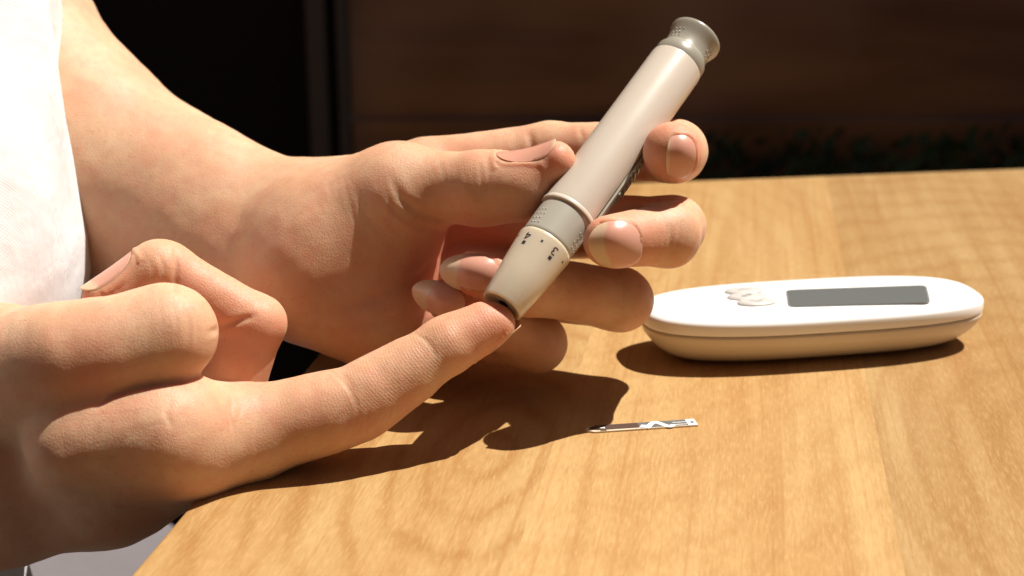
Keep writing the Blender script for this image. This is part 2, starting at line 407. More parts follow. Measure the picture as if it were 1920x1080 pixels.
lathe("nose_cap", [(7, 1.15), (0.9, 1.15), (0.75, 1.6), (0.6, 3.4), (0.15, 4.2), (0.0, 4.55), (0.12, 4.85), (0.5, 5.05), (9, 5.92), (16.5, 6.55), (18.2, 6.68), (18.75, 6.66), (19.0, 6.5), (19.05, 6.0)], capb_m)
lathe("nose_bore", [(0.95, 0.2), (0.95, 1.12), (6.5, 1.12)], plain("bore_black", (0.01, 0.008, 0.007), 0.7))
lathe("collar", [(18.7, 5.6), (19.1, 6.25), (19.4, 6.42), (20.0, 6.45), (28.9, 6.5)], grey_m)
lathe("ring", [(28.6, 6.0), (28.5, 6.85), (28.7, 7.02), (29.2, 7.05), (29.55, 6.95), (29.7, 6.86), (29.75, 6.2)], beige_m)
lathe("barrel", [(29.6, 5.8), (29.7, 6.78), (30.2, 6.84), (55, 6.86), (81.0, 6.84), (81.4, 6.78), (81.55, 6.6), (81.6, 5.8)], beige_m)
lathe("end_sleeve", [(81.0, 5.6), (81.5, 6.5), (81.8, 6.62), (84.2, 6.6), (84.9, 6.25), (85.3, 5.9), (85.7, 5.85), (86.8, 5.8), (87.8, 5.85), (88.7, 6.0), (89.6, 6.3), (90.4, 6.55), (91.0, 6.74), (91.5, 6.82), (91.95, 6.75), (92.15, 6.5), (91.9, 5.6), (91.6, 3.0), (91.5, 0.3)], plain('end_cap_grey', (0.285, 0.262, 0.21), 0.34, mottling=0.02, coat=0.15), ang=50)
def on_pen(th, s, r):
    return (r * math.sin(th), tow * r * math.cos(th), s)
def cone_map(r_at, th0, s0, flip):
    # glyph x runs round the cap, y along the axis; flip: glyph top towards the nose
    def f(x, y, h):
        s = s0 + (-y if flip else y); r = r_at(s) + h
        th = th0 + (-x if flip else x) / r_at(s)
        return on_pen(th, s, r)
    return f
def cap_r(s): return float(np.interp(s, [0.5, 9, 16.5, 18.2], [5.05, 5.92, 6.55, 6.68]))
arc = lambda cx, cy, r, a0, a1, n=9: [(cx + r * math.cos(math.radians(a)), cy + r * math.sin(math.radians(a))) for a in np.linspace(a0, a1, n)]
GL = {"3": [arc(0, .48, .46, 150, -80), arc(0, -.48, .52, 80, -150)],
      "4": [[(.35, -1.0), (.35, 1.0), (-.6, -.35), (.62, -.35)]],
      "2": [arc(0, .45, .5, 160, -30) + [(-.5, -.98), (.55, -.98)]]}
D2R = math.pi / 180
parts = []
for ch, deg in (("4", -44), ("3", 22), ("2", 86)):
    f = cone_map(cap_r, deg * D2R, 16.2, True)
    for stx in GL[ch]:
        dense = []
        for q0, q1 in zip(stx[:-1], stx[1:]):
            m = max(1, int(math.dist(q0, q1) / 0.2)); dense += [tuple(np.array(q0) + (np.array(q1) - np.array(q0)) * k / m) for k in range(m)]
        parts.append(ribbon([(x * 1.1, y * .95) for x, y in dense + [stx[-1]]], 0.3, f, 0.05))
    f2 = cone_map(cap_r, deg * D2R, 14.25, True)
    parts.append(ribbon([(0, -.48), (0, 0), (0, .48)], 0.85, f2, 0.05))
mesh_obj("number_print", *merge_vf(parts), ink_m, pen)
parts = [ribbon([(0, -.32), (0, 0), (0, .32)], 0.5, cone_map(cap_r, dg * D2R, 16.3, True), 0.05) for dg in (-77, -11, 54, 118)]
mesh_obj("half_step_print", *merge_vf(parts), ink_m, pen)
bar_r = lambda s: 6.86
mesh_obj("barrel_print", *merge_vf([ribbon([(-.7, -1.2), (-.2, .4), (.1, 1.4)], .3, cone_map(bar_r, 78 * D2R, 62.5, False), .03), ribbon([(-.2, -.4), (.1, .3)], .5, cone_map(bar_r, 66 * D2R, 59.5, False), .03)]), ink_m, pen)
def bumps(rows):
    ps = []
    for th, s, r in rows:
        c = np.array(on_pen(th * D2R, s, r)); n = np.array(on_pen(th * D2R, 0, 1.0)); t = np.array((n[1], -n[0], 0)); zz = np.array((0, 0, 1.0))
        V = [c + n * .2] + [c + (t * math.cos(a) + zz * math.sin(a)) * .2 * q + n * hh for q, hh in ((.7, .14), (1.1, -.02)) for a in np.linspace(0, 2 * math.pi, 8, endpoint=False)]
        Fc = [(0, 1 + i, 1 + (i + 1) % 8) for i in range(8)] + [(1 + i, 9 + i, 9 + (i + 1) % 8, 1 + (i + 1) % 8) for i in range(8)]
        ps.append((V, Fc))
    return merge_vf(ps)
rows = [(sg * (48 + 9 * (i % 3)) + (0 if j % 2 else 4), 20.8 + 1.35 * j, 6.47) for sg in (-1, 1) for i in range(3) for j in range(4)]
o = mesh_obj("grip_bumps", *bumps(rows), grey_m, pen); o["kind"] = "stuff"
rows = [(sg * (44 + 11 * (i % 3)) + (0 if j % 2 else 5), 86.4 + 1.2 * j, 5.8 + 0.12 * j) for sg in (-1, 1) for i in range(3) for j in range(3)]
o = mesh_obj("end_bumps", *bumps(rows), grey_m, pen); o["kind"] = "stuff"
# release button: grey panel let into the right flank, with ribs
def patch(th0, th1, s0, s1, r0, r1, n=24, m=2):
    V, Fc = [], []
    for r in (r0, r1):
        for j in range(m + 1):
            for i in range(n + 1):
                V.append(on_pen((th0 + (th1 - th0) * i / n) * D2R, s0 + (s1 - s0) * j / m, r))
    N = (n + 1) * (m + 1)
    for j in range(m):
        for i in range(n):
            a = j * (n + 1) + i; q = (a, a + 1, a + n + 2, a + n + 1); Fc.append(q[::-1]); Fc.append(tuple(x + N for x in q))
    def edge(ids):
        for a, b in zip(ids[:-1], ids[1:]): Fc.append((a, b, b + N, a + N))
    edge(list(range(n + 1))); edge([m * (n + 1) + i for i in range(n, -1, -1)])
    edge([j * (n + 1) + n for j in range(m + 1)]); edge([j * (n + 1) for j in range(m, -1, -1)])
    return V, Fc
panel = mesh_obj("button_panel", *patch(60, 132, 31.0, 53.0, 6.2, 7.45), plain("panel_grey", (0.34, 0.31, 0.25), 0.3, coat=0.3), pen); sharp(panel, 40)
for i in range(7):
    s_ = 40.0 + i * 1.7
    r = mesh_obj("rib", *patch(66, 126, s_, s_ + 0.75, 6.5, 7.95), grey_m, panel); sharp(r, 40)
mesh_obj("panel_groove", *patch(56.5, 60, 30.5, 53.5, 6.3, 6.875), plain("groove_dark", (0.12, 0.11, 0.09), 0.5), pen)

# ------------------------------------------------------------------ person: arms and hands as one implicit surface
def cap(a, b, ra=None, rb=None, flat=None):
    """tapered capsule between (u,v,d,r) joints"""
    return (at(*a[:3]), at(*b[:3]), a[3] if ra is None else ra, b[3] if rb is None else rb, flat)
def chain(js): return [cap(js[i], js[i + 1]) for i in range(len(js) - 1)]
def wcap(a, b): return (np.array(a[:3], float), np.array(b[:3], float), a[3], b[3], None)
def smin(a, b, k):
    h = np.maximum(k - np.abs(a - b), 0) / k
    return np.minimum(a, b) - h * h * (k * 0.25)
def prim_grid(pr, X, Y, Z):
    a, b, ra, rb, flat = pr
    ba = b - a; L2 = max(ba.dot(ba), 1e-6)
    x, y, z = X - a[0], Y - a[1], Z - a[2]
    dp = x * ba[0] + y * ba[1] + z * ba[2]
    h = np.clip(dp / L2, 0, 1)
    d2 = x * x + y * y + z * z - 2 * h * dp + h * h * L2
    return np.sqrt(np.maximum(d2, 0)) - (ra + h * (rb - ra))
def build_field(base, groups, h, clip):
    """base: (prims, k); groups: list of (prims, k_inside, k_join)"""
    allp = list(base[0]) + [p for g in groups for p in g[0]]
    lo = np.min([np.minimum(p[0], p[1]) - max(p[2], p[3]) for p in allp], axis=0) - 3
    hi = np.max([np.maximum(p[0], p[1]) + max(p[2], p[3]) for p in allp], axis=0) + 3
    lo = np.maximum(lo, clip[0]); hi = np.minimum(hi, clip[1])
    n = np.ceil((hi - lo) / h).astype(int) + 1
    ax = [(lo[i] + h * np.arange(n[i])).astype(np.float32) for i in range(3)]
    BIG = 12.0
    Fd = np.full(n, BIG, np.float32)
    def sl_for(prs, m):
        l = np.min([np.minimum(p[0], p[1]) - max(p[2], p[3]) for p in prs], axis=0) - m
        g = np.max([np.maximum(p[0], p[1]) + max(p[2], p[3]) for p in prs], axis=0) + m
        i0 = np.clip(np.floor((l - lo) / h).astype(int), 0, n); i1 = np.clip(np.ceil((g - lo) / h).astype(int) + 1, 0, n)
        return tuple(slice(i0[i], i1[i]) for i in range(3))
    def add(dst, pr, k, off=(slice(None),) * 3, m=None):
        s = sl_for([pr], (k if m is None else m) + 2 * h)
        if any(q.stop <= q.start for q in s): return
        d = prim_grid(pr, ax[0][s[0]][:, None, None], ax[1][s[1]][None, :, None], ax[2][s[2]][None, None, :]).astype(np.float32)
        dst[s] = smin(dst[s], d, k)
    for p in base[0]: add(Fd, p, base[1])
    for prs, ki, kj in groups:
        s = sl_for(prs, max(ki, kj) + 3 * h)
        if any(q.stop <= q.start for q in s): continue
        G = np.full([q.stop - q.start for q in s], BIG, np.float32)
        for pr in prs:
            d = prim_grid(pr, ax[0][s[0]][:, None, None], ax[1][s[1]][None, :, None], ax[2][s[2]][None, None, :]).astype(np.float32)
            G = smin(G, d, ki)
        Fd[s] = smin(Fd[s], G, kj)
    np.clip(Fd, -3 * h, 3 * h, out=Fd)
    for q in range(3):                                  # close the surface at the box faces
        idx = [slice(None)] * 3
        for e in (0, -1): idx[q] = e; Fd[tuple(idx)] = 3 * h
    g = openvdb.FloatGrid(3 * h); g.copyFromArray(np.ascontiguousarray(Fd))
    pts, quads = g.convertToQuads(isovalue=0.0)
    pts = np.array(pts, float) * h + lo; quads = np.array(quads, int)
    p = pts[quads]; nrm = np.cross(p[:, 2] - p[:, 0], p[:, 3] - p[:, 1])
    if np.sum(nrm * (p.mean(1) - pts.mean(0))) < 0: quads = quads[:, ::-1]
    return pts, quads

def near_scale(js): return [(a[0], a[1], a[2] * KD, a[3] * KD) for a in js]
# ---- left hand (further away) holding the pen
LW = dict(
    wr=(605, 412, 370, 11.3), wu=(560, 520, 357, 12.2), fr=(350, 338, 384, 13.8), fu=(350, 462, 384, 16.5),
    er=(150, 230, 394, 19.3), eu=(150, 365, 390, 20))
L_thumb = [(745, 352, 347, 9.3), (905, 353, 339, 8.4), (972, 347, 336, 7.2), (1040, 303, 333, 4.9)]
L_index = [(800, 332, 368, 10), (1030, 285, 364, 7.4), (1266, 284, 352, 7.4), (1261, 286, 332, 7.0)]
L_mid = [(840, 422, 375, 9.5), (1262, 426, 354, 7.5), (1252, 440, 334, 7.3), (1144, 452, 323, 6.1)]
L_ring = [(800, 510, 373, 9), (1165, 562, 350, 7.4), (985, 537, 336, 6.6), (894, 511, 333, 5.3)]
L_lit = [(740, 600, 366, 8.5), (1008, 643, 350, 6.8), (905, 600, 340, 5.6), (836, 562, 337, 4.8)]
L_thumb, L_index, L_mid, L_ring, L_lit = map(near_scale, (L_thumb, L_index, L_mid, L_ring, L_lit)); _cap = cap
def cap(a, b): return _cap(*near_scale([a, b])) if a[2] > 333 and a[3] < 99 and CURL else _cap(a, b)
CURL = True
L_base = [cap((40, 120, 398, 22), (-60, -60, 405, 30)), cap((40, 120, 398, 22), LW['er']),
          cap((40, 330, 394, 24), LW['eu']), cap(LW['er'], LW['fr']), cap(LW['fr'], LW['wr']), cap(LW['eu'], LW['fu']), cap(LW['fu'], LW['wu']),
          cap((150, 280, 391, 21.5), (400, 410, 380, 15)), cap((400, 410, 380, 15), (590, 460, 371, 12)),
          cap(LW['wr'], (800, 332, 368, 10)), cap((590, 440, 372, 11), (840, 422, 375, 9.5)), cap((580, 490, 372, 11), (800, 510, 373, 9)),
          cap((580, 530, 370, 11), (740, 600, 366, 8.5)), cap((610, 425, 356, 12.8), (745, 372, 347, 11.5)),
          cap((600, 545, 350, 12.6), (690, 600, 350, 11.3)), cap((585, 480, 355, 12), (680, 520, 355, 11.5)), cap((620, 455, 354, 12.5), (700, 465, 353, 10.5)), cap((690, 440, 353, 10.8), (745, 372, 348, 9))]
CURL = False
Lp, Lq = build_field((L_base, 12.0), [
    (chain(L_thumb) + [cap(*near_scale([(905, 353, 339, 7.5), (975, 357, 335.5, 6.6)]))], 3.0, 3.0),
    (chain(L_index), 2.5, 2.0), (chain(L_mid), 2.5, 2.0), (chain(L_ring), 2.5, 1.4), (chain(L_lit), 2.5, 1.4)],
    0.55, (np.array((-180, 280, -30)), np.array((80, 440, 170))))

# ---- right hand (nearer) with its index finger held out
R_thumb = [(0, 712, 288, 12.5), (65, 690, 283, 10.9), (130, 668, 279, 9.3), (220, 649, 280, 8.35), (312, 625, 283, 8.8)]
R_index = [(330, 838, 289, 10), (455, 820, 296, 8.6), (668, 757, 297, 7.4), (823, 657, 300, 5.45), (930, 608, 302.5, 4.2)]
R_mid = [(330, 790, 305, 9), (425, 745, 311, 7.4), (481, 607, 308, 6.1), (312, 508, 306, 5.9), (296, 506, 304.5, 6.0), (198, 560, 302, 4.9)]
R_ring = [(300, 800, 316, 9), (400, 750, 322, 7.5), (450, 640, 322, 6.8), (310, 545, 320, 6), (230, 600, 318, 5)]
R_lit = [(270, 800, 326, 8), (370, 760, 332, 6.5), (420, 665, 333, 6), (320, 590, 331, 5.2), (250, 630, 329, 4.5)]
R_base = [cap((-330, 700, 336, 18), (0, 706, 292, 13.3)), cap((-330, 925, 336, 14), (0, 932, 295, 12.8)), cap((0, 938, 295, 12.8), (200, 903, 294, 12)), cap((200, 903, 294, 12), (330, 845, 291, 10)),
          cap((-330, 840, 338, 22), (0, 815, 301, 17)), cap((0, 706, 292, 13.3), (130, 682, 281, 9.8)), cap((0, 780, 307, 13), (160, 735, 291, 8)),
          cap((0, 800, 303, 17), (300, 830, 304, 11)), cap((0, 800, 304, 18), (280, 830, 313, 10)), cap((0, 810, 304, 15), (250, 830, 322, 9)),
          cap((125, 840, 277, 7.5), (300, 812, 281.5, 8.8)), cap((300, 812, 281.5, 8.8), (455, 816, 294, 8.5)), cap((170, 800, 280, 7.0), (330, 785, 285, 7.0)), cap((250, 862, 291, 12), (330, 838, 289, 10)), cap((300, 800, 296, 9), (420, 790, 302, 7))]
Rp, Rq = build_field((R_base, 8.0), [
    (chain(R_thumb) + [cap((312, 625, 283, 8.5), (285, 650, 300, 6.5))], 6.0, 2.0),
    (chain(R_index) + [cap((848, 640, 301, 5.5), (903, 608, 302, 4.4)), cap((490, 803, 294.5, 8.8), (605, 776, 296, 8.2)), cap((712, 730, 298, 7.1), (768, 697, 299, 6.5))], 3.0, 5.0), (chain(R_mid), 2.2, 1.5), (chain(R_ring), 2.2, 1.2), (chain(R_lit), 2.2, 1.2)],
    0.45, (np.array((-190, 190, -40)), np.array((25, 350, 120))))

# ---- rest of the body inside the shirt, coarser
B_base = [wcap((-245, 330, -190, 90), (-245, 330, 190, 90)), wcap((-245, 360, 200, 60), (-330, 480, 250, 40)), wcap((-330, 480, 250, 36), (-215, 430, 60, 26)), wcap((-215, 430, 60, 26), (-140, 392, 58, 22)),
          wcap((-245, 300, 200, 60), (-330, 250, 240, 40)), wcap((-330, 250, 240, 36), (-330, 235, 10, 28)), wcap((-330, 235, 10, 28), (-160, 240, 8, 21))]
Bp, Bq = build_field((B_base, 20.0), [], 3.0, (np.array((-460, 120, -260)), np.array((-100, 620, 320))))
P = np.concatenate([Lp, Rp, Bp]); Q = np.concatenate([Lq, Rq + len(Lp), Bq + len(Lp) + len(Rp)])
NL, NR = len(Lp), len(Rp)

def vnormals(P, Q):
    p = P[Q]; fn = np.cross(p[:, 2] - p[:, 0], p[:, 3] - p[:, 1])
    N = np.zeros_like(P)
    for i in range(4): np.add.at(N, Q[:, i], fn)
    return N / np.maximum(np.linalg.norm(N, axis=1, keepdims=True), 1e-9)
VN = vnormals(P, Q)
bvh = BVHTree.FromPolygons([Vector(p) for p in P], Q.tolist())
CAMP = Vector((0, 0, CAM_H))
def hit(u, v):
    r = bvh.ray_cast(CAMP, Vector(ray(u, v)))
    return (np.array(r[0]), np.array(r[1])) if r[0] is not None else (None, None)
DISP = np.zeros(len(P)); FLUSH = np.zeros(len(P)); FPH = np.zeros(len(P)); FPM = np.zeros(len(P))
def near(c, r):
    m = np.all(np.abs(P - c) < r, axis=1); return np.nonzero(m)[0]
def crease(px, depth=0.45, sig=0.6, fade=True, bulge=0.10):
    depth *= 0.75
    pts = []
    dense = []
    for (u0, v0), (u1, v1) in zip(px[:-1], px[1:]):
        m = max(2, int(math.hypot(u1 - u0, v1 - v0) / 3))
        dense += [(u0 + (u1 - u0) * k / m, v0 + (v1 - v0) * k / m) for k in range(m)]
    dense.append(px[-1])
    nd = len(dense)
    for i, (u, v) in enumerate(dense):
        h, n = hit(u, v)
        if h is not None: pts.append((h, math.sin(math.pi * (i + .6) / (nd + .2)) ** 0.5 if fade else 1.0))
    if not pts: return
    A = np.array([p[0] for p in pts]); Wt = np.array([p[1] for p in pts])
    lo_, hi_ = A.min(0) - 4 * sig, A.max(0) + 4 * sig
    ids = np.nonzero(np.all((P > lo_) & (P < hi_), axis=1))[0]
    if not len(ids): return
    D2 = ((P[ids][:, None, :] - A[None]) ** 2).sum(-1); j = D2.argmin(1); d = np.sqrt(D2[np.arange(len(ids)), j])
    w = Wt[j]
    DISP[ids] -= w * depth * np.exp(-(d / sig) ** 2) - w * depth * bulge * np.exp(-((d - 2.0 * sig) / sig) ** 2)
def family(pa, pb, n, depth, sig, jit=3, seed=1):
    """n wrinkle lines between two polylines with the same point count"""
    rng = random.Random(seed)
    for i in range(n):
        t = (i + rng.uniform(-.25, .25)) / max(1, n - 1)
        c0, c1 = rng.uniform(0, .15), rng.uniform(.85, 1)
        px = [((a[0] * (1 - t) + b[0] * t) + rng.uniform(-jit, jit), (a[1] * (1 - t) + b[1] * t) + rng.uniform(-jit, jit)) for a, b in zip(pa, pb)]
        crease(px, depth * rng.uniform(.5, 1.2), sig * rng.uniform(.8, 1.2))
# right index finger joints and base
crease([(622, 696), (642, 713), (657, 733), (667, 752), (672, 775)], .22, .42); crease([(634, 694), (652, 712), (668, 736)], .16, .42)
crease([(778, 626), (797, 636), (809, 650), (816, 668)], .22, .42); crease([(434, 740), (432, 775), (440, 812)], .28, .5); crease([(446, 742), (452, 770), (440, 800)], .14, .42); crease([(322, 752), (312, 775), (322, 800)], .22, .5)
family([(690, 775), (668, 800), (650, 830)], [(740, 765), (735, 790), (715, 812)], 6, .16, .42, 4, 2)
family([(640, 780), (612, 820)], [(700, 770), (690, 825)], 4, .12, .42, 4, 12)
# right thumb knuckle, web folds
crease([(345, 562), (354, 600), (352, 645)], .16, .5); crease([(322, 565), (330, 605), (328, 640)], .08, .45); crease([(366, 590), (372, 620), (368, 650)], .10, .45)
family([(300, 560), (308, 600), (306, 640)], [(380, 590), (384, 620), (380, 650)], 7, .06, .4, 2, 31)
crease([(345, 712), (300, 718), (250, 726), (208, 742), (180, 765)], .9, .7, True, .1)
family([(20, 585), (5, 640)], [(110, 575), (80, 640)], 5, .06, .5, 4, 5)
family([(130, 850), (170, 780), (270, 770)], [(230, 890), (260, 830), (330, 800)], 6, .07, .5, 8, 6)
# right middle finger
crease([(328, 462), (332, 500), (326, 545)], .6, .6); crease([(300, 478), (308, 505), (304, 532)], .2, .45); crease([(280, 486), (288, 510), (284, 534)], .15, .45)
crease([(392, 624), (430, 608), (474, 592)], .9, .7)
# left thumb
family([(890, 305), (893, 345), (890, 385)], [(920, 300), (912, 330), (905, 375)], 5, .20, .45, 4, 3)
family([(780, 300), (800, 350), (830, 390)], [(880, 300), (880, 345), (885, 400)], 9, .08, .5, 5, 4)
crease([(735, 338), (750, 372), (785, 402), (840, 416)], .6, 1.1, True, .2); crease([(715, 345), (738, 392), (790, 425), (850, 440)], .25, .9, True, .3)
family([(640, 335), (655, 400), (700, 470)], [(715, 330), (735, 400), (800, 440)], 9, .09, .55, 5, 7)
family([(590, 345), (600, 380), (620, 420)], [(640, 335), (650, 370), (660, 410)], 5, .08, .6, 4, 8)
# left index, palm, middle, ring
crease([(993, 248), (997, 272), (994, 295)], .55, .8); crease([(1088, 238), (1092, 262)], .3, .6); family([(900, 255), (900, 285)], [(985, 245), (985, 280)], 5, .10, .5, 3, 9)
crease([(600, 585), (690, 565), (780, 520), (860, 450)], .35, 1.2); crease([(640, 620), (720, 600), (780, 575)], .3, 1.2)
family([(1238, 400), (1248, 425), (1246, 465)], [(1275, 410), (1272, 440), (1265, 470)], 4, .16, .45, 2, 10)
crease([(1172, 530), (1166, 560), (1170, 590)], .15, .5)
crease([(1160, 389), (1195, 386), (1235, 384)], .5, .8)

# nails ---------------------------------------------------------------
NAILS = []
def cap_axis_pt(a, b, p):
    ba = b - a; h = np.clip((p - a).dot(ba) / ba.dot(ba), 0, 1); return a + h * ba
def nail(px, js, L, Wd, free, R, label, point=0.0, sink=0.25, spin=0.0, drop=26.0, tiltN=None, ax=None):
    a, b = at(*js[-2][:3]), at(*js[-1][:3])
    C, n0 = hit(*px) if not isinstance(px, float) else (None, None)
    A = (b - a) / np.linalg.norm(b - a)
    A0 = A
    if C is None: C = a + (b - a) * px + tiltN / np.linalg.norm(tiltN) * js[-1][3]
    q = a + A * np.clip((C - a).dot(A), 0, np.linalg.norm(b - a) * 1.3); N = C - q
    if ax is not None: A = cam2world(*ax); A /= np.linalg.norm(A)
    if tiltN is not None: N = tiltN
    N = N - A * N.dot(A); N /= np.linalg.norm(N)
    if tiltN is not None:
        if ax is None: C = q + N * np.linalg.norm(C - q)
    # tilt along the taper of the finger
    tp = (js[-2][3] - js[-1][3]) / np.linalg.norm(b - a)
    if ax is not None: tp = 0.0
    N = N + A * tp; N /= np.linalg.norm(N); A = A - N * A.dot(N); A /= np.linalg.norm(A)
    B = np.cross(N, A)
    if spin: c, s_ = math.cos(spin), math.sin(spin); A, B = A * c + B * s_, B * c - A * s_
    hl, hw = L / 2, Wd / 2
    rows_, zs_ = [], []
    for s_ in np.linspace(-1, .75, 9):
        for t_ in np.linspace(-.92, .92, 9):
            o_ = C + A * s_ * hl + B * t_ * hw + N * 7.0
            r_ = bvh.ray_cast(Vector(o_), Vector(-N), 14.0)
            if r_[0] is None: continue
            z_ = (np.array(r_[0]) - C).dot(N)
            if z_ < -4.5 or z_ > 3: continue
            rows_.append((1, s_, s_ * s_, t_, t_ * t_, s_ * t_ * t_)); zs_.append(z_)
    if len(zs_) < 12: print("nail fit failed", label, len(zs_)); return
    cf = np.linalg.lstsq(np.array(rows_), np.array(zs_), rcond=None)[0]
    def zf(s, t):
        s = np.asarray(s, float); sc_ = np.minimum(s, 0.45); ex = s - sc_
        z0 = cf[0] + cf[1] * sc_ + cf[2] * sc_ ** 2 + cf[3] * t + (cf[4] + cf[5] * sc_) * t * t
        return z0 + ex * (cf[1] + 2 * cf[2] * sc_) * 0.7
    def wid(s):
        s = np.asarray(s, float)
        base = np.where(s < 0, (1 - np.abs(s) ** 2.6) ** (1 / 2.2), (1 - np.abs(s) ** (3.2 - 1.5 * point)) ** (1 / (2.4 - 1.0 * point)))
        return np.clip(base, 0, 1)
    # press the skin under the plate and raise a small fold round it
    ids = near(C, max(hl, hw) * 1.7)
    rel = P[ids] - C; s = rel @ A / hl; t = rel @ B / hw; z = rel @ N
    wr = np.maximum(wid(np.clip(s, -1, 1)), 0.05); rr = np.maximum(np.abs(t) / np.where(np.abs(s) < 1, wr, 1), np.abs(s))
    rr = np.where(np.abs(s) < 1, (np.abs(t) ** 3 + np.abs(s) ** 3) ** (1 / 3), np.maximum(np.abs(s), np.abs(t)))
    ok = (z > -4.0) & (z < 3.0)
    zt = zf(np.clip(s, -1, 1), np.clip(t, -1, 1)) - 0.12
    inside = ok & (rr < 1.0)
    dz = np.where(inside, np.minimum(zt - z, 0.0), 0)
    P[ids] += dz[:, None] * N[None]
    ring = ok & (rr >= 0.92) & (s < 0.45)
    DISP[ids] += np.where(ring, 0.26 * np.exp(-((rr - 1.12) / 0.09) ** 2), 0)
    ns, nt = 26, 15
    V, col = [], []
    ss = -np.cos(np.linspace(0.06, math.pi - 0.06, ns))
    for lay in (0.0, -0.38):
        for i in range(ns):
            w = float(wid(ss[i]))
            for j in range(nt):
                t = (2 * j / (nt - 1) - 1) * w
                V.append(C + A * ss[i] * hl + B * t * hw + N * (float(zf(ss[i], t)) + 0.16 + lay)); col.append((ss[i], t))
    Fc = []; M_ = ns * nt
    for i in range(ns - 1):
        for j in range(nt - 1):
            a0 = i * nt + j; f = (a0, a0 + nt, a0 + nt + 1, a0 + 1); Fc += [f, tuple(x + M_ for x in f[::-1])]
    rim = [(0, j) for j in range(nt)] + [(i, nt - 1) for i in range(1, ns)] + [(ns - 1, j) for j in range(nt - 2, -1, -1)] + [(i, 0) for i in range(ns - 2, 0, -1)]
    rim = [i * nt + j for i, j in rim]
    for k in range(len(rim)):
        a0, b0 = rim[k], rim[(k + 1) % len(rim)]; Fc.append((a0, b0, b0 + M_, a0 + M_))
    fr = []
    for s_, t in col:
        edge = 1 - 2 * free + 0.10 * (1 - (t) ** 2) - 0.05
        fr.append(float(np.clip((s_ - edge) / 0.05 + 0.5, 0, 1)))
    NAILS.append((V, Fc, fr, label))
nail(0.62, L_thumb, 13.4, 8.2, .08, 5.6, "fingernail seen edge on along the thumb beside the pen", tiltN=cam2world(-0.58, 0.80, -0.26))
nail((1279, 292), L_index, 6.8, 9.2, .12, 5.4, "short rounded nail of the finger right of the pen", tiltN=cam2world(0.12, 0.06, -1.0), ax=(-1, 0, -.12), drop=14.0)
nail((1151, 456), L_mid, 11.0, 9.8, .36, 6.6, "broad nail with a wide pale free edge by the pen ring", point=.55, tiltN=cam2world(-0.20, 0.10, -1.0), ax=(-1, -.08, .2))
nail((878, 508), L_ring, 13.6, 8.2, .34, 5.8, "long rounded nail behind the nose cap", point=.6, tiltN=cam2world(-0.05, 0.12, -1.0), ax=(-1, .16, .06))
nail((820, 556), L_lit, 12.8, 7.4, .36, 5.2, "long rounded nail lowest of the curled fingers", point=.65, tiltN=cam2world(-0.05, 0.15, -1.0), ax=(-.92, .40, .06))
nail((205, 520), R_mid, 13.0, 8.6, .25, 5.4, "long nail of the bent finger behind the thumb", point=.3, tiltN=cam2world(-0.45, 0.86, -0.20))
nail(0.90, R_index, 12.0, 7.8, .34, 5.4, "nail under the outstretched fingertip", point=.2, tiltN=cam2world(0.38, -0.70, 0.66))

# flush (blood colour) patches: fingertips, knuckle sides, palm folds
def flush(p, r, amt):
    global FLUSH
    d2 = ((P - p) ** 2).sum(1); FLUSH += amt * np.exp(-d2 / (r * r))
for js in (L_thumb, L_index, L_mid, L_ring, L_lit, R_index, R_mid, R_ring):
    flush(at(*js[-1][:3]), 10, .55)
for px, r, am in (((450, 700, 310), 12, .22), ((170, 715, 270), 7, .45), ((510, 600, 306), 9, .2), ((380, 570, 304), 10, .35), ((860, 410, 340), 13, .6), ((760, 480, 356), 26, .35), ((960, 280, 358), 8, .4), ((680, 760, 296), 8, .3), ((330, 770, 284), 8, .35), ((1190, 380, 345), 14, .5), ((640, 540, 350), 22, .2), ((1210, 340, 352), 8, .5), ((900, 640, 340), 12, .4)):
    flush(at(*px), r, am)
FLUSH = np.clip(FLUSH, 0, 1)
# fingerprint phase along the right index finger (ridges arch round the pad)
ax_pts = [at(*j[:3]) for j in R_index]; acc = 0.0
best = np.full(len(P), 1e9)
for a, b in zip(ax_pts[:-1], ax_pts[1:]):
    ba = b - a; L = np.linalg.norm(ba); rel = P - a; h = rel @ ba / (L * L)
    hc = np.clip(h, 0, 1.25 if b is ax_pts[-1] else 1); d = np.linalg.norm(rel - hc[:, None] * ba, axis=1)
    m = d < best; m &= d < 12
    side = (rel - hc[:, None] * ba) @ np.array((0, -0.72, 0.69))
    FPH[m] = (acc + hc[m] * L) + 0.55 * np.abs(side[m]) ** 1.3 * .35; FPM[m] = np.clip((side[m] * 0 + VN[m] @ np.array((0.1, -0.45, 0.88))) * 2.0, 0, 1)
    best = np.where(m, d, best); acc += L
ramp_ = np.clip((FPH - 30) / 15, 0, 1); FPM *= ramp_
FPM[best > 11] = 0; FPM[:NL] = 0; FPM[NL + NR:] = 0
lump = np.zeros(len(P)); rg = np.random.default_rng(4)
for wl_mm, amp in ((15, .05), (9, .035), (5.5, .025), (3.4, .014)):
    for q in range(5):
        d_ = rg.normal(size=3); d_ /= np.linalg.norm(d_)
        lump += amp * .5 * np.sin(P @ d_ * 2 * math.pi / wl_mm + rg.uniform(0, 6.28))
P += VN * (DISP + lump)[:, None]

